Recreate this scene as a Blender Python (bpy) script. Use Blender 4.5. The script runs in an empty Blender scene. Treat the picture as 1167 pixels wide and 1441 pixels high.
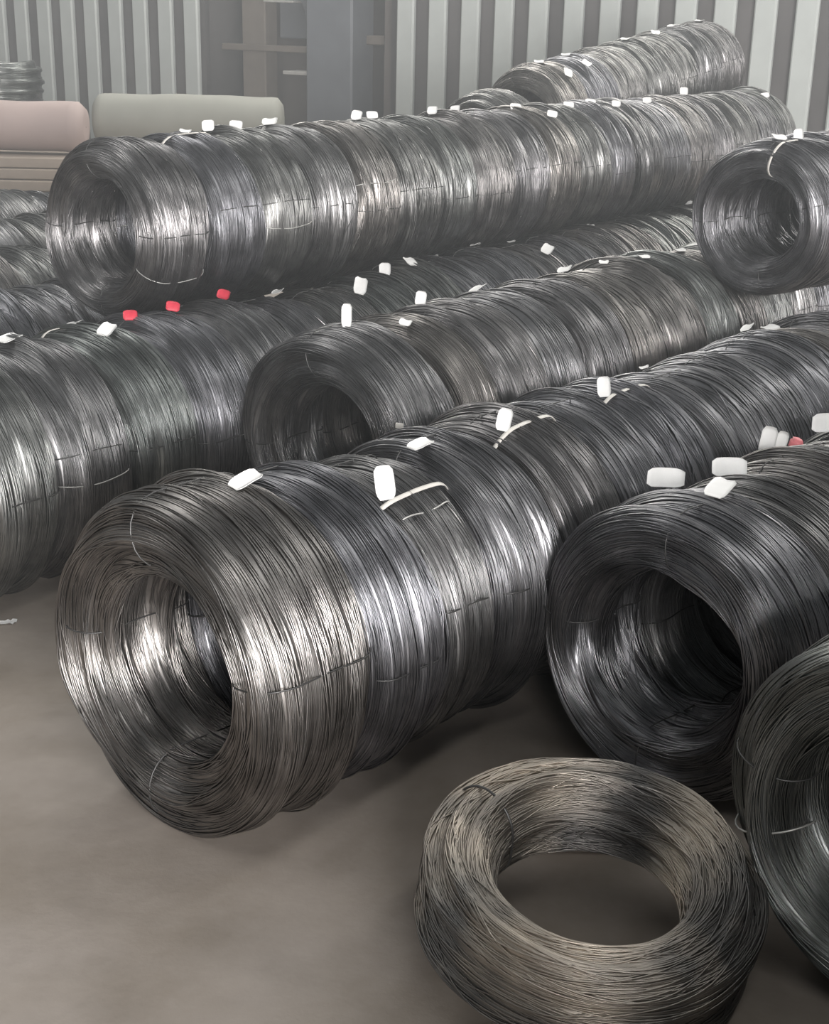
import bpy, math, random
import numpy as np
from mathutils import Matrix, Vector

sc = bpy.context.scene
C = sc.collection
random.seed(7)

# ------------------------------------------------------------------ camera
CAM_H = 1.6
F_PX, FRAME_W, FRAME_H = 2000.0, 1167.0, 1441.0
PITCH = math.atan(720.0 / F_PX)
ROLL = 0.022
cd = bpy.data.cameras.new('camera')
cd.sensor_fit = 'HORIZONTAL'
cd.sensor_width = 36.0
cd.lens = 36.0 * F_PX / FRAME_W
cd.clip_end = 200
cam = bpy.data.objects.new('camera', cd)
C.objects.link(cam)
cam.matrix_world = (Matrix.Translation((0, 0, CAM_H))
                    @ Matrix.Rotation(math.pi / 2 - PITCH, 4, 'X')
                    @ Matrix.Rotation(ROLL, 4, 'Z'))
sc.camera = cam

# ------------------------------------------------------------------ world, lights, exposure
w = bpy.data.worlds.new('hall_ambient')
sc.world = w
w.use_nodes = True
bg = w.node_tree.nodes['Background']
bg.inputs['Color'].default_value = (0.90, 0.97, 1.0, 1)
bg.inputs['Strength'].default_value = 0.105


def area(name, loc, rot, sx, sy, power, col):
    l = bpy.data.lights.new(name, 'AREA')
    l.shape = 'RECTANGLE'
    l.size, l.size_y, l.energy, l.color = sx, sy, power, col
    o = bpy.data.objects.new(name, l)
    C.objects.link(o)
    o.location = loc
    o.rotation_euler = rot
    return o


# daylight of the wide hall door behind the photographer
area('door_daylight', (3.0, -4.2, 1.7), (math.radians(90), 0, math.radians(16)), 5.4, 3.4, 1850, (1.0, 0.97, 0.95))
# two long roof lights of the hall
area('roof_light', (-3.5, 6.0, 6.0), (0, 0, math.radians(-39)), 0.8, 12.0, 200, (1.0, 0.99, 0.96))
area('roof_light', (3.5, 3.0, 6.0), (0, 0, math.radians(-39)), 0.8, 12.0, 140, (1.0, 0.99, 0.96))
# clerestory window band high in the back wall
area('clerestory_daylight', (1.6, 10.3, 4.6), (math.radians(-70), 0, math.radians(-30.6)), 14.0, 1.0, 700, (1.0, 0.98, 0.92))

vs = sc.view_settings
vs.view_transform = 'Standard'
vs.look = 'None'
vs.gamma = 1.0
vs.use_curve_mapping = False
vs.exposure = 0.12
sc.cycles.max_bounces = 6
sc.cycles.diffuse_bounces = 3
sc.cycles.glossy_bounces = 3
sc.cycles.volume_bounces = 0


# ------------------------------------------------------------------ materials
def mat(name):
    m = bpy.data.materials.new(name)
    m.use_nodes = True
    nt = m.node_tree
    return m, nt, nt.nodes['Principled BSDF']


def node(nt, kind, **kw):
    n = nt.nodes.new(kind)
    for k, v in kw.items():
        setattr(n, k, v)
    return n


def ramp(nt, fac, stops):
    r = node(nt, 'ShaderNodeValToRGB')
    while len(r.color_ramp.elements) < len(stops):
        r.color_ramp.elements.new(0.5)
    for e, (p, c) in zip(r.color_ramp.elements, stops):
        e.position = p
        e.color = (*c, 1)
    nt.links.new(fac, r.inputs['Fac'])
    return r.outputs['Color']


def noise(nt, scale, detail=4, rough=0.55, coord='Object', dist=0.0):
    tc = node(nt, 'ShaderNodeTexCoord')
    n = node(nt, 'ShaderNodeTexNoise')
    n.inputs['Scale'].default_value = scale
    n.inputs['Detail'].default_value = detail
    n.inputs['Roughness'].default_value = rough
    n.inputs['Distortion'].default_value = dist
    nt.links.new(tc.outputs[coord], n.inputs['Vector'])
    return n.outputs['Fac']


def wire_material(name, dark, light, rough, tints=True, metallic=1.0, scale=9.0, lo=0.3):
    m, nt, b = mat(name)
    col = ramp(nt, noise(nt, scale, 3), [(lo, dark), (0.7, light)])
    if tints:
        oi = node(nt, 'ShaderNodeObjectInfo')
        tint = ramp(nt, oi.outputs['Random'], [(0.0, (0.88, 0.93, 0.90)), (0.35, (1.0, 0.98, 0.95)),
                                               (0.65, (0.93, 0.93, 0.99)), (1.0, (1.06, 1.0, 0.94))])
        mx = node(nt, 'ShaderNodeMix', data_type='RGBA', blend_type='MULTIPLY')
        mx.inputs['Factor'].default_value = 1.0
        nt.links.new(col, mx.inputs['A'])
        nt.links.new(tint, mx.inputs['B'])
        col = mx.outputs['Result']
    nt.links.new(col, b.inputs['Base Color'])
    b.inputs['Metallic'].default_value = metallic
    b.inputs['Roughness'].default_value = rough
    return m


def plain(name, col, rough=0.6, metallic=0.0, scale=12.0, var=0.12):
    m, nt, b = mat(name)
    lo = tuple(c * (1 - var) for c in col)
    hi = tuple(min(1, c * (1 + var)) for c in col)
    nt.links.new(ramp(nt, noise(nt, scale, 5), [(0.3, lo), (0.7, hi)]), b.inputs['Base Color'])
    b.inputs['Roughness'].default_value = rough
    b.inputs['Metallic'].default_value = metallic
    return m


M_WIRE = wire_material('drawn_steel_wire', (0.17, 0.172, 0.175), (0.36, 0.36, 0.365), 0.34)
M_TAN = wire_material('dusty_tan_wire', (0.17, 0.165, 0.16), (0.62, 0.55, 0.47), 0.44, tints=False, scale=3.2, lo=0.42)
M_TIE = plain('dark_tie_wire', (0.10, 0.10, 0.10), 0.5, 0.8)
M_TIE_PALE = plain('pale_tie_wire', (0.55, 0.55, 0.53), 0.45, 0.6)
M_TAG = plain('white_tag_paper', (0.88, 0.88, 0.87), 0.7, 0, 30, 0.05)
M_RED = plain('red_tag_plastic', (0.62, 0.04, 0.07), 0.45, 0, 30, 0.15)
M_PINKBALL = plain('pink_red_plastic', (0.75, 0.22, 0.24), 0.5, 0, 60, 0.2)
M_STRAP = plain('pale_strap', (0.62, 0.60, 0.56), 0.5, 0, 30, 0.08)

m, nt, b = mat('stained_concrete_floor')
n1 = noise(nt, 0.9, 6, 0.6, 'Object', 0.4)
n2 = noise(nt, 5.0, 8, 0.65)
base = ramp(nt, n1, [(0.30, (0.22, 0.187, 0.152)), (0.50, (0.32, 0.283, 0.252)), (0.72, (0.375, 0.337, 0.313))])
fine = ramp(nt, n2, [(0.25, (0.80, 0.79, 0.77)), (0.75, (1.10, 1.09, 1.08))])
mx = node(nt, 'ShaderNodeMix', data_type='RGBA', blend_type='MULTIPLY')
mx.inputs['Factor'].default_value = 1.0
nt.links.new(base, mx.inputs['A'])
nt.links.new(fine, mx.inputs['B'])
nt.links.new(mx.outputs['Result'], b.inputs['Base Color'])
b.inputs['Roughness'].default_value = 0.62
bp = node(nt, 'ShaderNodeBump')
bp.inputs['Strength'].default_value = 0.15
bp.inputs['Distance'].default_value = 0.02
nt.links.new(n2, bp.inputs['Height'])
nt.links.new(bp.outputs['Normal'], b.inputs['Normal'])
M_FLOOR = m
M_STRIP = plain('pale_green_paint', (0.54, 0.575, 0.56), 0.5, 0, 3.0, 0.10)
M_GAP = plain('dull_brown_sheet', (0.105, 0.098, 0.098), 0.7, 0, 1.6, 0.25)
M_BROWN = plain('brown_timber', (0.17, 0.145, 0.125), 0.7, 0, 4, 0.2)
M_DARKBR = plain('dark_brown_board', (0.12, 0.105, 0.098), 0.7, 0, 2, 0.2)
M_BLUEGREY = plain('blue_grey_steel_paint', (0.15, 0.16, 0.18), 0.5, 0, 4, 0.12)
M_PALELEDGE = plain('pale_ledge', (0.45, 0.44, 0.42), 0.6)
M_PINK = plain('pinkish_wrap', (0.40, 0.315, 0.295), 0.75, 0, 3, 0.08)
M_OLIVE = plain('grey_green_wrap', (0.30, 0.30, 0.265), 0.75, 0, 3, 0.10)
M_BEIGE = plain('beige_board', (0.36, 0.30, 0.25), 0.75, 0, 6, 0.12)


# ------------------------------------------------------------------ mesh helpers
def mesh_np(name, V, Fq, material, smooth=True):
    V = np.asarray(V, dtype=np.float32)
    Fq = np.asarray(Fq, dtype=np.int32)
    me = bpy.data.meshes.new(name)
    me.vertices.add(len(V))
    me.vertices.foreach_set('co', V.ravel())
    k = Fq.shape[1]
    me.loops.add(Fq.size)
    me.loops.foreach_set('vertex_index', Fq.ravel())
    me.polygons.add(len(Fq))
    me.polygons.foreach_set('loop_start', np.arange(0, Fq.size, k, dtype=np.int32))
    me.polygons.foreach_set('use_smooth', np.full(len(Fq), smooth))
    me.update(calc_edges=True)
    me.validate()
    me.materials.append(material)
    return me


def link(name, me, parent=None, loc=(0, 0, 0), rot=(0, 0, 0), scale=(1, 1, 1)):
    o = bpy.data.objects.new(name, me)
    C.objects.link(o)
    o.location, o.rotation_euler, o.scale = loc, rot, scale
    if parent:
        o.parent = parent
    return o


def empty(name, loc, rz=0.0):
    o = bpy.data.objects.new(name, None)
    C.objects.link(o)
    o.empty_display_size = 0.05
    o.location = loc
    o.rotation_euler = (0, 0, rz)
    return o


def tag(o, label, cat, group=None):
    o['label'], o['category'] = label, cat
    if group:
        o['group'] = group


def grid_faces(nu, nv, wrap_u, wrap_v):
    u = np.arange(nu if wrap_u else nu - 1)
    v = np.arange(nv if wrap_v else nv - 1)
    U, Vv = np.meshgrid(u, v, indexing='ij')
    U2, V2 = (U + 1) % nu, (Vv + 1) % nv
    return np.stack([U * nv + Vv, U2 * nv + Vv, U2 * nv + V2, U * nv + V2], -1).reshape(-1, 4)


def box_mesh(name, sx, sy, sz, material, bevel=0.0):
    """box sitting on z=0, centred in x and y; edges chamfered"""
    import bmesh
    bm = bmesh.new()
    bmesh.ops.create_cube(bm, size=1.0)
    bmesh.ops.scale(bm, vec=(sx, sy, sz), verts=bm.verts)
    bmesh.ops.translate(bm, vec=(0, 0, sz / 2), verts=bm.verts)
    if bevel:
        bmesh.ops.bevel(bm, geom=list(bm.edges), offset=bevel, segments=1, affect='EDGES')
    me = bpy.data.meshes.new(name)
    bm.to_mesh(me)
    bm.free()
    me.materials.append(material)
    return me


# ------------------------------------------------------------------ wire coil geometry
class Profile:
    """rounded-rectangle cross-section (axial x, radial r) by arc length"""

    def __init__(self, R, rin, L, corner):
        T = R - rin
        rc = min(corner, 0.499 * T, 0.499 * L)
        pts, nrm = [], []
        for cx, cr, a0 in ((L / 2 - rc, R - rc, 0), (L / 2 - rc, rin + rc, -90), (-L / 2 + rc, rin + rc, -180), (-L / 2 + rc, R - rc, -270)):
            for k in range(13):
                a = math.radians(90 + a0 - 90 * k / 12)
                pts.append((cx + rc * math.cos(a), cr + rc * math.sin(a)))
                nrm.append((math.cos(a), math.sin(a)))
        p = np.array(pts + pts[:1])
        n = np.array(nrm + nrm[:1])
        d = np.r_[0, np.cumsum(np.hypot(*np.diff(p, axis=0).T))]
        self.P, self.d, self.p, self.n = d[-1], d, p, n

    def at(self, s):
        s = np.mod(s, self.P)
        f = lambda a: np.interp(s, self.d, a)
        return f(self.p[:, 0]), f(self.p[:, 1]), f(self.n[:, 0]), f(self.n[:, 1])


def winding_mesh(name, R, rin, L, corner, nloops, nseg, nside, wr, seed, material, wander=0.007, ridge=0.006, tube_extra=0.25, lowfreq=False):
    """a coil of drawn wire: hundreds of separate rings of round wire over a packed core; axis = X"""
    g = np.random.default_rng(seed)
    pr = Profile(R, rin, L, corner)
    th = np.linspace(0, 2 * np.pi, nseg, endpoint=False)
    waves = []
    for _ in range(9):
        k = int(g.integers(4, 12))
        mth = int(g.choice([0, 0, 1, -1, 2, -2]))
        waves.append((k, mth, g.uniform(0, 6.28), g.uniform(0.4, 1.0)))
    tot = math.sqrt(sum(a * a for *_, a in waves) / 2)

    def gshape(s, t):
        o = 0
        for k, mth, ph, a in waves:
            o = o + a * np.cos(2 * np.pi * k * s / pr.P + mth * t + ph)
        return o / tot * ridge

    nx = int(nloops * tube_extra)
    s0 = np.r_[np.linspace(0, pr.P, nloops, endpoint=False) + g.normal(0, 0.4 * pr.P / nloops, nloops), g.uniform(0, pr.P, nx)]
    lift = np.r_[g.normal(-0.0006, 0.0012, nloops), np.abs(g.normal(0.001, 0.0016, nx))]
    n = len(s0)
    A = g.normal(0, 1, (n, 5)) * np.array([1.0, 0.8, 0.55, 0.35, 0.25])
    A[nloops:] *= 1.9
    if lowfreq:
        A *= np.array([2.2, 1.6, 0.6, 0.2, 0.1])
    ph = g.uniform(0, 6.28, (n, 5))
    kk = np.arange(1, 6)
    wob = (A[:, None, :] * np.cos(kk * th[None, :, None] + ph[:, None, :])).sum(-1) * wander
    S = s0[:, None] + wob
    B = g.normal(0, 1, (n, 4)) * np.array([0.6, 0.6, 0.5, 0.4])
    ph2 = g.uniform(0, 6.28, (n, 4))
    nw = (B[:, None, :] * np.cos(np.arange(2, 6) * th[None, :, None] + ph2[:, None, :])).sum(-1) * 0.0013
    x, r, nxx, nr = pr.at(S)
    off = gshape(S, th[None, :]) + lift[:, None] + nw - wr
    x, r = x + nxx * off, r + nr * off
    be = np.linspace(0, 2 * np.pi, nside, endpoint=False)
    X = x[..., None] + wr * np.cos(be)
    Rr = r[..., None] + wr * np.sin(be)
    V = np.stack([X, Rr * np.sin(th)[None, :, None], Rr * np.cos(th)[None, :, None]], -1).reshape(-1, 3)
    one = grid_faces(nseg, nside, True, True)
    F = (one[None] + (np.arange(n) * nseg * nside)[:, None, None]).reshape(-1, 4)
    # packed core under the visible wires
    ns, nt_ = 72, 72
    s = np.linspace(0, pr.P, ns, endpoint=False)
    t = np.linspace(0, 2 * np.pi, nt_, endpoint=False)
    SS, TT = np.meshgrid(s, t, indexing='ij')
    x, r, a, b_ = pr.at(SS)
    off = gshape(SS, TT) - 1.7 * wr
    x, r = x + a * off, r + b_ * off
    V2 = np.stack([x, r * np.sin(TT), r * np.cos(TT)], -1).reshape(-1, 3)
    F2 = grid_faces(ns, nt_, True, True) + len(V)
    return mesh_np(name, np.r_[V, V2], np.r_[F, F2], material)


def tie_mesh(name, R, rin, L, corner, wr, material, off=0.004, flat=1.0, wob=0.003, seed=1):
    """a binding wire round the cross-section of a coil, in the plane y = 0 through the top"""
    g = np.random.default_rng(seed)
    pr = Profile(R, rin, L, corner)
    n, k = 40, 6
    s = np.linspace(0, pr.P, n, endpoint=False)
    x, r, a, b_ = pr.at(s)
    y = wob * np.cos(2 * np.pi * s / pr.P * 2 + g.uniform(0, 6)) + wob * np.cos(2 * np.pi * s / pr.P * 3 + g.uniform(0, 6))
    be = np.linspace(0, 2 * np.pi, k, endpoint=False)
    o = off + wr * np.cos(be)[None]
    V = np.stack([x[:, None] + a[:, None] * o, y[:, None] + wr * flat * np.sin(be)[None] + 0 * o, r[:, None] + b_[:, None] * o], -1)
    return mesh_np(name, V.reshape(-1, 3), grid_faces(n, k, True, True), material)


NOM_R, NOM_RIN, NOM_L, NOM_C = 0.33, 0.192, 0.25, 0.064
FINE = [winding_mesh('wire_winding_fine', NOM_R, NOM_RIN, NOM_L, NOM_C, 350, 100, 4, 0.0017, 11 + i, M_WIRE, 0.0042, 0.0085, 0.2) for i in range(5)]
COARSE = [winding_mesh('wire_winding_far', NOM_R, NOM_RIN, NOM_L, NOM_C, 210, 64, 4, 0.0025, 41 + i, M_WIRE, 0.006, 0.0095) for i in range(4)]
TIES = [tie_mesh('tie_wire', NOM_R, NOM_RIN, NOM_L, NOM_C, 0.0016, M_TIE, seed=i) for i in range(2)]
TIES_PALE = [tie_mesh('pale_tie_wire', NOM_R, NOM_RIN, NOM_L, NOM_C, 0.0018, M_TIE_PALE, off=0.004, seed=5 + i) for i in range(2)]
STRAP = tie_mesh('strap', NOM_R, NOM_RIN, NOM_L, NOM_C, 0.0016, M_STRAP, off=0.008, flat=4.0, seed=9)


def tag_mesh(name, wid, hei, material, bend=0.25):
    """a paper tag: bent rounded plate with thickness, standing on z=0, facing -Y"""
    nu, nv, t = 7, 9, 0.0014
    P = []
    for i in range(nu):
        for j in range(nv):
            u, v = i / (nu - 1) - 0.5, j / (nv - 1)
            ww = 1.0 - 0.55 * max(0, 0.18 - v) / 0.18 * 0.6 - 0.35 * max(0, v - 0.86) / 0.14
            P.append((u * wid * ww, bend * hei * (v ** 2) * 0.6 + 0.10 * wid * math.cos(3 * u) * v, v * hei))
    P = np.array(P)
    F = grid_faces(nu, nv, False, False)
    rim = [i * nv for i in range(nu)] + [(nu - 1) * nv + j for j in range(1, nv)] + [i * nv + nv - 1 for i in range(nu - 2, -1, -1)] + [j for j in range(nv - 2, 0, -1)]
    N = len(P)
    side = [(rim[k], rim[(k + 1) % len(rim)], rim[(k + 1) % len(rim)] + N, rim[k] + N) for k in range(len(rim))]
    return mesh_np(name, np.r_[P, P + np.array([0, t, 0])], np.r_[F, F[:, ::-1] + N, np.array(side)], material)


TAGS = {'w': tag_mesh('paper_tag', 0.042, 0.072, M_TAG), 'r': tag_mesh('red_tag', 0.045, 0.055, M_RED, 0.5),
        's': tag_mesh('small_paper_tag', 0.035, 0.050, M_TAG, 0.5)}


def ball_mesh():
    import bmesh
    bm = bmesh.new()
    bmesh.ops.create_icosphere(bm, subdivisions=3, radius=0.017)
    for v in bm.verts:
        q = v.co.normalized()
        v.co *= 1 + 0.13 * math.sin(9 * q.x + 2) * math.sin(8 * q.y) + 0.10 * math.sin(11 * q.z)
    me = bpy.data.meshes.new('ribbon_knot')
    bm.to_mesh(me)
    bm.free()
    for p in me.polygons:
        p.use_smooth = True
    me.materials.append(M_PINKBALL)
    return me


# ------------------------------------------------------------------ setting
AZ = 0.687
AX = Vector((math.sin(AZ), math.cos(AZ), 0))
EX = Vector((math.cos(AZ), -math.sin(AZ), 0))

fl = link('floor', box_mesh('floor', 40, 40, 0.2, M_FLOOR), None, (0, 8, -0.2))
fl['kind'] = 'structure'

# back wall: a plane that comes nearer to the right
WD0, WM = 10.5, 0.556
cp, sp = math.cos(PITCH), math.sin(PITCH)
# depth(P) + WM * X = WD0 with depth taken at z = 1.3
WY0 = (WD0 - (CAM_H - 1.3) * sp) / cp
wdir = Vector((1, -WM / cp, 0)).normalized()
wrot = math.atan2(wdir.y, wdir.x)
worg = Vector((0, WY0, 0))
wall = empty('wall_back', worg, wrot)
wall['kind'] = 'structure'


def wpart(name, x0, x1, z0, z1, y0, y1, material, bevel=0.0):
    """box on the wall: x along it, y towards the room is negative"""
    return link(name, box_mesh(name, x1 - x0, y1 - y0, z1 - z0, material, bevel), wall, ((x0 + x1) / 2, (y0 + y1) / 2, z0))


def wall_x(px, py=70):
    """distance along the wall where the sight line through a measured column meets it"""
    u, v = px - FRAME_W / 2, py - FRAME_H / 2
    c, s = math.cos(ROLL), math.sin(ROLL)
    u, v = c * u + s * v, -s * u + c * v
    d = Vector((u / F_PX, cp + (-v / F_PX) * sp, 0))
    t = WY0 / (d.y + d.x * WM / cp)
    return (d * t - worg).dot(wdir)


XL0, XL1 = wall_x(286), wall_x(548)
wpart('backing_sheet', -14, XL0, 0, 4.2, 0.03, 0.09, M_GAP)
wpart('backing_sheet', XL1, 12, 0, 4.2, 0.03, 0.09, M_GAP)
wpart('backing_sheet', XL0, XL1, 0, 4.2, 0.55, 0.60, M_DARKBR)
wpart('opening_side', XL0 - 0.04, XL0, 0, 4.2, 0.03, 0.60, M_GAP)
wpart('opening_side', XL1, XL1 + 0.04, 0, 4.2, 0.03, 0.60, M_GAP)
strip_me = box_mesh('painted_strip', 0.148, 0.05, 4.0, M_STRIP, 0.012)
pitch_w = 0.272
xs = [wall_x(271) - k * pitch_w for k in range(14)] + [wall_x(571) + k * pitch_w for k in range(16)]
for k, x in enumerate(xs):
    link('painted_strip', strip_me, wall, (x, 0.004, 0.06))

# ------------------------------------------------------------------ rows of coils
# e (across the rows), a (along them), radius, centre height, turn of the row
ROWS = {
    'A': (-1.975, 1.686, 0.350, 0.350, 0.036),
    'B': (-1.308, 2.455, 0.320, 0.320, 0.070),
    'D': (-0.625, 2.090, 0.340, 0.340, 0.050),
    'F': (-2.645, 2.857, 0.330, 0.400, -0.014),
    'E': (-3.305, 2.000, 0.340, 0.340, -0.050),
    'G': (-3.720, 2.951, 0.288, 0.875, -0.022),
    'I': (-2.310, 4.748, 0.270, 0.890, 0.011),
    'H': (-4.10, 2.60, 0.330, 0.330, -0.02),
    'K': (-4.80, 3.20, 0.330, 0.330, -0.01),
    'N': (-5.50, 3.90, 0.330, 0.330, 0.0),
    'O': (-6.20, 4.50, 0.330, 0.330, 0.0),
    'S': (0.10, 0.60, 0.340, 0.340, 0.02),  # S, T, U: stack added out of view to shade the right side
    'T': (0.80, 0.75, 0.340, 0.340, 0.02),
    'U': (0.45, 1.15, 0.320, 0.905, 0.02),
}
ORD = ['first', 'second', 'third', 'fourth', 'fifth', 'sixth', 'seventh', 'eighth', 'ninth', 'tenth', 'eleventh', 'twelfth',
       'thirteenth', 'fourteenth', 'fifteenth', 'sixteenth', 'seventeenth', 'eighteenth', 'nineteenth', 'twentieth', 'twenty-first', 'twenty-second', 'twenty-third']
# row: (start, lengths, label pattern, group, fine count)
LAY = {
    'A': (-0.075, [.30, .215, .20, .25, .235, .24, .26, .25, .27, .26, .25, .26], 'dark steel wire coil, {o} from the near end of the big front row', 'coils of the big front row', 6),
    'B': (-0.07, [.27, .22, .20, .24, .25, .24], 'dark wire coil, {o} from the near end of the right-hand floor row', 'coils of the right-hand floor row', 6),
    'D': (-0.07, [.27, .26], 'dark wire coil cut by the right frame edge, {o} from the near end', 'coils at the right frame edge', 2),
    'F': (-0.07, [.27, .20, .26, .24, .25, .26, .24, .25, .26, .25, .25, .25], 'dark wire coil, {o} from the near end of the low middle row', 'coils of the low middle row', 3),
    'E': (-0.10, [.26, .26, .25, .27, .25, .25, .26, .25, .24, .26, .25, .26, .25, .25, .26, .25, .26, .25, .25], 'grey wire coil, {o} along the left floor row counted from the left edge', 'coils of the left floor row', 6),
    'G': (-0.06, [.25, .24, .25, .24, .25, .26, .24, .25, .25, .26, .25, .24, .25, .25, .26, .25, .25, .25, .25], 'shiny grey wire coil, {o} from the near end of the raised rear row', 'coils of the raised rear row', 3),
    'I': (-0.06, [.25, .25, .25], 'grey wire coil, {o} of the raised short row at upper right edge', 'coils of the raised short row at right', 1),
    'H': (-0.08, [.26, .26, .26, .26, .26], 'dim wire coil, {o} in the floor row under the raised row at far left', 'coils of the floor row under the raised row', 0),
    'K': (-0.24, [.26, .26, .26, .26], 'dim wire coil, {o} in the second floor row behind at far left', 'coils of the second rear floor row', 0),
    'N': (-0.4, [.26, .26, .26, .26], 'dim wire coil, {o} in the third floor row behind at far left', 'coils of the third rear floor row', 0),
    'O': (-0.4, [.26, .26, .26, .26], 'dim wire coil, {o} in the hindmost floor row below the pink roll', 'coils of the hindmost floor row', 0),
    'S': (0, [.26] * 7, 'wire coil, {o} in the floor row added unseen at right for shade', 'coils of the unseen shading stack at right', 0),
    'T': (0, [.26] * 7, 'wire coil, {o} in the outer floor row added unseen at right for shade', 'coils of the unseen shading stack at right', 0),
    'U': (0, [.26] * 7, 'wire coil, {o} in the upper row added unseen at right for shade', 'coils of the unseen shading stack at right', 0),
}
COILS = {}
cidx = 0


def coil(P, R, L, az, label, group, fine, tilt=0.0, ties=None, pale=()):
    """P = centre of the coil; the Empty stands at its base"""
    global cidx
    cidx += 1
    root = empty('wire_coil', (P[0], P[1], P[2] - R), math.pi / 2 - az)
    root.rotation_euler = (0, -tilt, math.pi / 2 - az)
    tag(root, label, 'wire coil', group)
    sR, sL = R / NOM_R, L / NOM_L
    pool = FINE if fine else COARSE
    spin = random.uniform(0, 6.28)
    o = link('wire_winding', pool[cidx % len(pool)], root, (0, 0, R), (spin, 0, 0), (sL * random.choice((1, -1)), sR, sR))
    o['kind'] = 'stuff'
    for k, t in enumerate(ties if ties is not None else [82, 175, 262, 350]):
        t = t + random.uniform(-9, 9)
        me = (TIES_PALE if random.random() < 0.04 else TIES)[k % 2]
        link('tie_wire', me, root, (0, 0, R), (math.radians(t), 0, 0), (sL, sR, sR))
    for k, t in enumerate(pale):
        link('pale_tie_wire', TIES_PALE[k % 2], root, (0, 0, R), (math.radians(t), 0, 0), (sL, sR, sR))
    return root


# coils with one bright binding wire: row, number -> angle from the top
PALE = {('G', 0): [118], ('D', 0): [-108], ('E', 1): [88], ('G', 2): [92], ('G', 4): [70], ('A', 4): [70], ('A', 2): [35]}


def row_frame(r):
    e0, a0, R, z, daz = ROWS[r]
    P = AX * a0 + EX * e0
    az = AZ + daz
    return P, az, Vector((math.sin(az), math.cos(az), 0)), R, z


for r, (s0, lens, pat, grp, nf) in LAY.items():
    P, az, ax, R, z = row_frame(r)
    s = s0
    COILS[r] = []
    for i, L in enumerate(lens):
        c = P + ax * (s + L / 2)
        if i:
            c = c + EX * random.uniform(-0.012, 0.012)
        rr = R * (1.0 if i == 0 or r in 'GI' else random.uniform(0.94, 1.005))
        if r == 'A' and i > 1:
            rr *= 0.945          # the front two coils of this row are the largest
        zz = z - (R - rr) if r not in 'FGIU' else z
        jit = random.uniform(-0.035, 0.035) if i else 0
        o = coil((c.x, c.y, zz), rr, L * 0.965, az + jit, pat.format(o=ORD[i]), grp, i < nf, ties=[80, 180, 272, 357] if i == 0 else None, pale=PALE.get((r, i), ()))
        COILS[r].append((s, s + L, o, rr))
        s += L

# the topmost coils before the striped wall, climbing to the right
JP = [(0.36, 7.22, 0.93), (0.60, 7.52, 1.05), (0.77, 7.73, 1.08), (0.94, 7.94, 1.115), (1.11, 8.15, 1.15), (1.28, 8.36, 1.185), (1.45, 8.57, 1.22), (1.62, 8.78, 1.25)]
COILS['J'] = []
for i, q in enumerate(JP):
    o = coil(q, 0.265, 0.262, AZ, 'hazy grey wire coil, %s from left in the topmost pile by the wall' % ORD[i], 'coils of the topmost pile', False, tilt=0.13)
    COILS['J'].append((i, i + 1, o, 0.265))


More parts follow.
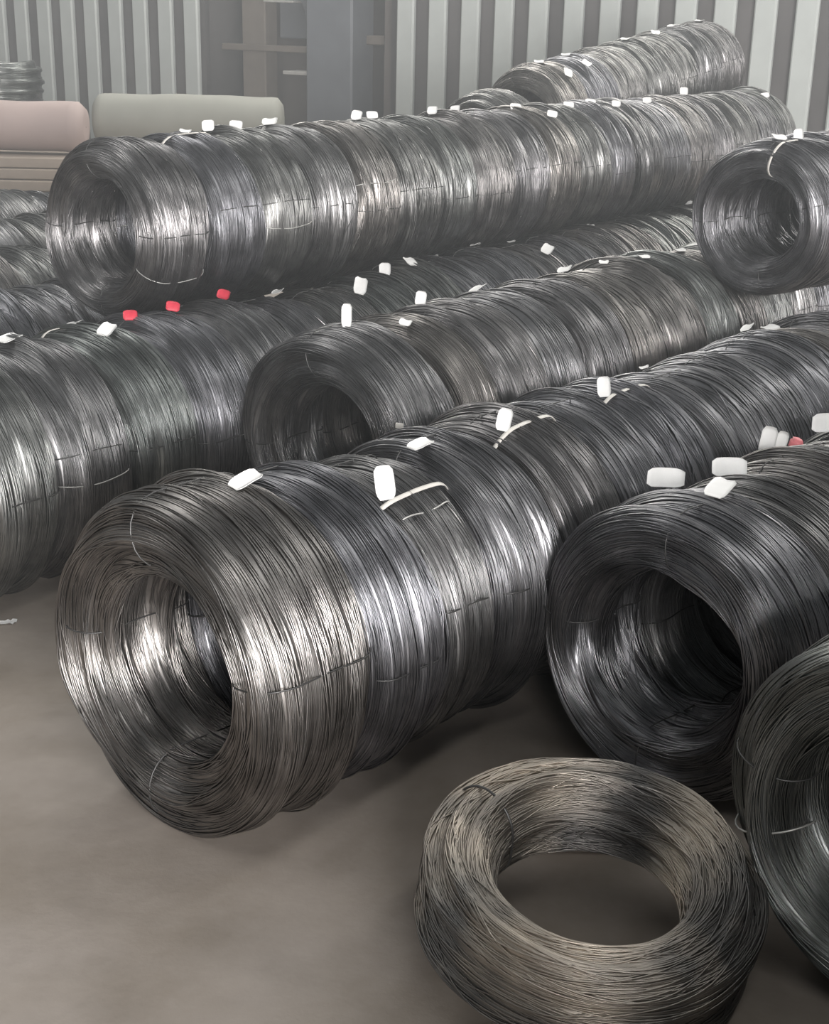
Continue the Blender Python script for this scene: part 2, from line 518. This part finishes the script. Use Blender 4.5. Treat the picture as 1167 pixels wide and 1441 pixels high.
# ------------------------------------------------------------------ paper tags tied to the coils
# row, distance along the row, angle from the top, kind, f lying / u upright / W upright sideways, size, strap
TAG_LIST = [
    ('A', 0.10, 8, 'w', 'f', 1, 0.9, 0),
    ('A', 0.46, 25, 'w', 'u', 1, 1.0, 1),
    ('A', 0.64, 5, 'w', 'f', 0.9, 0.9, 0),
    ('A', 0.91, 13, 's', 'u', 1, 1, 1),
    ('A', 1.40, 6, 's', 'u', 1, 1, 1),
    ('A', 2.60, -23, 'w', 'f', 1.1, 1, 0),
    ('A', 2.40, -22, 'w', 'f', 0.9, 0.8, 0),
    ('A', 1.82, -22, 's', 'f', 0.8, 0.9, 0),
    ('B', 0.19, -31, 'w', 'W', 1.23, 1.14, 0),
    ('B', 0.38, -24, 'w', 'W', 1.23, 1.08, 0),
    ('B', 0.08, 3, 'w', 'f', 1.2, 1, 0),
    ('B', 0.60, -30, 'w', 'u', 0.9, 1, 0),
    ('B', 0.66, -30, 'w', 'u', 0.7, 0.9, 0),
    ('B', 0.89, -30, 'w', 'W', 1.42, 1.20, 0),
    ('E', 0.23, 1, 'w', 'f', 1.2, 1, 0),
    ('E', 0.56, -16, 'w', 'f', 1, 1, 1),
    ('E', 0.52, 14, 'w', 'f', 1, 1.1, 0),
    ('E', 0.72, -3, 'r', 'u', 0.95, 0.5, 0),
    ('E', 0.90, -5, 'r', 'u', 0.95, 0.5, 0),
    ('E', 1.16, -10, 'r', 'u', 0.95, 0.5, 0),
    ('E', 1.45, -16, 'w', 'f', 0.9, 0.8, 0),
    ('E', 1.66, 19, 'w', 'f', 1.1, 1.2, 0),
    ('E', 1.91, 4, 's', 'u', 1.2, 0.9, 0),
    ('E', 2.06, 9, 'w', 'f', 1, 1, 0),
    ('E', 2.39, -16, 's', 'f', 1, 1, 0),
    ('E', 2.65, -16, 's', 'f', 1, 0.8, 0),
    ('E', 2.95, -16, 's', 'f', 1, 0.8, 0),
    ('E', 2.86, 22, 'w', 'f', 1.1, 0.9, 0),
    ('E', 3.41, 1, 's', 'f', 1, 1, 0),
    ('E', 3.88, -12, 's', 'f', 1.2, 1, 0),
    ('E', 4.24, -16, 's', 'f', 1.2, 1, 0),
    ('E', 4.55, -15, 's', 'u', 1, 0.8, 0),
    ('F', 0.05, 0, 'w', 'u', 0.7, 0.9, 0),
    ('F', 0.47, -14, 'w', 'u', 0.8, 0.6, 0),
    ('F', 0.78, -18, 'w', 'f', 1, 1.1, 0),
    ('F', 1.32, -18, 'w', 'f', 1.2, 1, 0),
    ('F', 1.66, 2, 's', 'f', 1.2, 1, 0),
    ('F', 1.98, -2, 's', 'f', 1.2, 1, 0),
    ('F', 0.21, 12, 's', 'f', 1, 1, 0),
    ('F', 1.43, -2, 's', 'f', 1, 0.8, 0),
    ('G', 0.30, 5, 's', 'f', 1.1, 0.8, 1),
    ('G', 0.47, -6, 's', 'u', 1.2, 0.7, 0),
    ('G', 0.60, -6, 's', 'u', 1.3, 0.55, 0),
    ('G', 0.76, -6, 'w', 'f', 1.3, 1, 0),
    ('G', 1.24, -6, 's', 'u', 1.2, 0.7, 0),
    ('G', 1.34, -6, 's', 'u', 1.3, 0.55, 0),
    ('G', 1.73, -6, 's', 'u', 1.2, 0.6, 0),
    ('G', 1.88, -6, 's', 'u', 1.2, 0.55, 0),
    ('G', 2.22, 7, 's', 'u', 1.4, 0.55, 0),
    ('G', 2.36, 27, 's', 'u', 1.3, 0.55, 0),
    ('G', 2.61, 13, 's', 'u', 1.4, 0.55, 0),
    ('G', 2.82, 10, 's', 'u', 1.4, 0.55, 0),
    ('G', 2.99, 19, 's', 'u', 1.2, 0.55, 0),
    ('G', 3.28, 16, 's', 'u', 1.2, 0.55, 0),
    ('G', 3.88, -7, 's', 'u', 1.2, 0.8, 0),
    ('G', 4.52, 26, 's', 'u', 1.4, 0.55, 0),
    ('I', 0.13, 8, 's', 'u', 1, 0.8, 1),
    ('I', 0.01, 6, 's', 'f', 1.4, 1, 0),
]


def put_tag(root, s_local, th, R, kind, style, a, b_, strap):
    t = math.radians(th)
    n = Vector((0, -math.sin(t), math.cos(t)))
    p = Vector((s_local, 0, R)) + n * (R + 0.002)
    yaw = math.atan2(-root.location.x, root.location.y)      # -Y turned towards the photographer's side of the hall
    if style == 'f':
        ang = random.uniform(-0.6, 0.6) + 0.5
        tx, ty = Vector((1, 0, 0)), n.cross(Vector((1, 0, 0)))
        zc = tx * math.cos(ang) + ty * math.sin(ang)
        zc = (zc + n * random.uniform(0.25, 0.55)).normalized()
        yc = -(n - zc * n.dot(zc)).normalized()
        xc = yc.cross(zc)
        M = Matrix((xc, yc, zc)).transposed().to_4x4()
        p = p + n * 0.009
    else:
        M = Matrix.Rotation(yaw - root.rotation_euler.z + random.uniform(-0.35, 0.35), 4, 'Z')
        if style == 'W':
            M = M @ Matrix.Rotation(-0.9, 4, 'X') @ Matrix.Translation((0.5 * 0.072 * b_, 0, 0.028)) @ Matrix.Rotation(-math.pi / 2 + random.uniform(-0.1, 0.1), 4, 'Y')
        else:
            M = M @ Matrix.Rotation(random.uniform(-0.25, 0.25), 4, 'Y')
    o = link('red_tag' if kind == 'r' else 'paper_tag', TAGS[kind], root)
    o.matrix_local = Matrix.Translation(p) @ M @ Matrix.Diagonal((a, 1, b_, 1))
    o['label'] = 'red plastic tag' if kind == 'r' else 'white paper tag'
    if style == 'W':
        st = link('tag_stem', box_mesh('tag_stem', 0.012, 0.002, 0.017, M_STRAP), o)
        st.matrix_local = o.matrix_local.inverted() @ (Matrix.Translation(p - n * 0.004) @ Matrix.Rotation(yaw - root.rotation_euler.z, 4, 'Z') @ Matrix.Translation((0, 0.021, 0)))
    if strap:
        k = R / NOM_R
        link('pale_strap', STRAP, root, (0, 0, R), (t + 0.02, 0, 0), (1, k, k))


for r, s_, th, kind, style, a, b_, strap in TAG_LIST:
    for s0, s1, o, rr in COILS[r]:
        if s0 <= s_ < s1:
            put_tag(o, s_ - (s0 + s1) / 2, th, rr, kind, style, a, b_, strap)
            break
for i, sl, th in ((1, 0.0, 5), (1, 0.03, 40), (2, 0.0, 0), (2, -0.03, 30), (4, 0.02, 0), (5, 0.0, 10), (6, 0.0, -5), (7, 0, 0)):
    put_tag(COILS['J'][i][2], sl, th, 0.265, 's', 'f', 1.4, 1.0, 0)
# pink ribbon knot beside the tags of the right-hand row
kr = COILS['B'][3]
link('ribbon_knot', ball_mesh(), kr[2], (-0.03, 0.13, kr[3] + math.sqrt(kr[3] ** 2 - 0.13 ** 2) + 0.02), (0.3, 0.2, 0))['label'] = 'pinkish red ribbon knot'

# ------------------------------------------------------------------ the loose tan coil lying in front
LR, LRIN, LH = 0.292, 0.172, 0.17
lying = empty('wire_coil', (0.315, 2.12, 0.060), 0.0)
lying.rotation_euler = (math.radians(10), math.radians(3), 0)
tag(lying, 'tan dusty wire coil lying flat on the floor in front of the upright coils', 'wire coil')
me = winding_mesh('loose_tan_winding', LR, LRIN, LH, 0.06, 420, 110, 4, 0.0018, 77, M_TAN, 0.006, 0.007, 0.3, lowfreq=True)
o = link('wire_winding', me, lying, (0, 0, LH / 2), (0, -math.pi / 2, 0))
o['kind'] = 'stuff'
LT = tie_mesh('tie_wire', LR, LRIN, LH, 0.06, 0.0024, M_TIE, off=0.005, seed=3)
for t in (142,):
    # the mesh holds the wire in its own x-z plane: stand it so that its radius points out at angle t
    q = link('tie_wire', LT, lying)
    q.matrix_local = Matrix.Translation((0, 0, LH / 2)) @ Matrix.Rotation(math.radians(t), 4, 'Z') @ Matrix(((0, 0, 1, 0), (0, 1, 0, 0), (-1, 0, 0, 0), (0, 0, 0, 1)))

bk = link('timber_block', box_mesh('timber_block', 0.16, 0.06, 0.105, M_BROWN, 0.006), None, (0.34, 2.475, 0.0))
tag(bk, 'small brown timber block under the raised far edge of the tan coil', 'block')

# ------------------------------------------------------------------ stack of flat coils far left, before the striped wall
for i in range(5):
    o = empty('wire_coil', (-3.02, 10.4, 0.225 * i), 0)
    tag(o, 'dark flat wire coil, %s from the floor in the far left stack' % ORD[i], 'wire coil', 'flat coils stacked at the far left')
    q = link('wire_winding', COARSE[i % 4], o, (0, 0, 0.1125), (0, math.pi / 2, 0), (0.88, 1, 1))
    q['kind'] = 'stuff'

# ------------------------------------------------------------------ wrapped rolls on a stack of boards at the far left
def roll_mesh(name, r, L, material, seed):
    g = random.Random(seed)
    nu, nv = 40, 40
    V = []
    prof = []
    for i in range(nu):
        u = i / (nu - 1)
        e = min(u, 1 - u) * L
        k = 1.0 if e > 0.06 else math.sqrt(max(0.0, 1 - (1 - e / 0.06) ** 2)) * 0.28 + 0.72
        prof.append((u * L - L / 2, r * k))
    prof = [(-L / 2, r * 0.03), (-L / 2, r * 0.4)] + prof + [(L / 2, r * 0.4), (L / 2, r * 0.03)]
    p1, p2 = g.uniform(0, 6), g.uniform(0, 6)
    for x, q in prof:
        for j in range(nv):
            t = 2 * math.pi * j / nv
            w_ = 1 + 0.02 * math.sin(7 * x + 2 * t + p1) + 0.012 * math.sin(17 * x - 3 * t + p2)
            V.append((x, q * w_ * math.sin(t), q * w_ * math.cos(t)))
    return mesh_np(name, V, grid_faces(len(prof), nv, False, True), material)


for nm, x0, x1, y, r, zc, m_, lab in (
        ('wrapped_roll', -3.75, -2.07, 9.0, 0.15, 0.825, M_PINK, 'pinkish wrapped roll lying on boards at the far left edge'),
        ('wrapped_roll', -2.10, -0.90, 9.42, 0.165, 0.838, M_OLIVE, 'grey green wrapped roll lying behind the raised rear row of coils')):
    o = empty(nm, ((x0 + x1) / 2, y, zc - r), 0)
    tag(o, lab, 'roll', 'wrapped rolls on the board stack')
    link('wrapping', roll_mesh('wrapping', r, x1 - x0, m_, 3), o, (0, 0, r))
bd = empty('board_stack', (-2.35, 9.2, 0), 0)
tag(bd, 'stack of beige boards under the wrapped rolls at the far left', 'boards')
bm_ = box_mesh('board', 2.9, 0.92, 0.062, M_BEIGE, 0.006)
for i in range(10):
    link('board', bm_, bd, (random.uniform(-0.02, 0.02), random.uniform(-0.02, 0.02), i * 0.0665))

# ------------------------------------------------------------------ the dark bay between the striped wall panels
def zz_(py):
    return 1.6 - (py + 4) * 0.0056


def bay(name, px0, px1, z0, z1, y0, y1, m_, bevel=0.0):
    return wpart(name, wall_x(px0), wall_x(px1), z0, z1, y0, y1, m_, bevel)


bay('timber_post', 314, 347, 0, 4.2, 0.25, 0.42, M_BROWN, 0.01)
bay('dark_panel', 352, 424, zz_(52), zz_(52) + 1.2, 0.40, 0.46, M_BLUEGREY, 0.008)
bay('steel_column', 428, 493, 0, 4.2, 0.02, 0.34, M_BLUEGREY, 0.015)
bay('rail', 288, 428, zz_(70), zz_(61), 0.22, 0.30, M_BROWN, 0.006)
bay('rail', 493, 546, zz_(55), zz_(43), 0.22, 0.36, M_BROWN, 0.006)
bay('ledge', 387, 432, zz_(99), zz_(94), 0.10, 0.30, M_PALELEDGE, 0.004)
bay('ledge', 350, 392, zz_(3), zz_(0), 0.20, 0.36, M_PALELEDGE, 0.004)
bay('door_jamb', 530, 546, 0, 4.2, 0.10, 0.5, M_DARKBR, 0.01)
br = link('brace', box_mesh('brace', 0.06, 0.05, 0.62, M_BLUEGREY, 0.006), wall, (wall_x(424), 0.30, zz_(66)), (0, -0.42, 0))

# ------------------------------------------------------------------ scraps of paper on the floor
def scrap_mesh(seed):
    g = random.Random(seed)
    n, N = 7, 49
    P = [((a / 6 - 0.5) * 0.045 * (1 + 0.2 * g.uniform(-1, 1)), (b / 6 - 0.5) * 0.022 * (1 + 0.2 * g.uniform(-1, 1)),
          0.001 + 0.005 * abs(math.sin(a * 1.3 + seed) * math.cos(b * 1.1)) + g.uniform(0, 0.0015)) for a in range(n) for b in range(n)]
    P = np.array(P)
    F = grid_faces(n, n, False, False)
    return mesh_np('paper_scrap', np.r_[P, P + np.array([0, 0, 0.0012])], np.r_[F[:, ::-1], F + N], M_TAG)


for x, y, rz, lab in ((-1.085, 3.488, 0.4, 'pale paper scrap on the floor at the left frame edge'),
                      (-0.950, 3.644, -0.2, 'small pale scrap on the floor left of the big front coil')):
    o = link('paper_scrap', scrap_mesh(int(x * -1000)), None, (x, y, 0.0), (0, 0, rz), (1, 1, 1) if x < -1 else (0.5, 0.6, 0.8))
    tag(o, lab, 'paper scrap', 'paper scraps on the floor')

# ------------------------------------------------------------------ thin dust haze in the hall
m = bpy.data.materials.new('dust_haze')
m.use_nodes = True
nt = m.node_tree
nt.nodes.clear()
out = nt.nodes.new('ShaderNodeOutputMaterial')
vol = nt.nodes.new('ShaderNodeVolumeScatter')
vol.inputs['Color'].default_value = (0.93, 0.97, 1.0, 1)
vol.inputs['Density'].default_value = 0.024
nt.links.new(vol.outputs['Volume'], out.inputs['Volume'])
hz = link('dust_haze', box_mesh('dust_haze', 18, 12.4, 5.5, m), None, (0, 8.6, 0.002))
hz['kind'] = 'stuff'
hz['label'] = 'thin dusty haze hanging in the hall'
hz['category'] = 'haze'
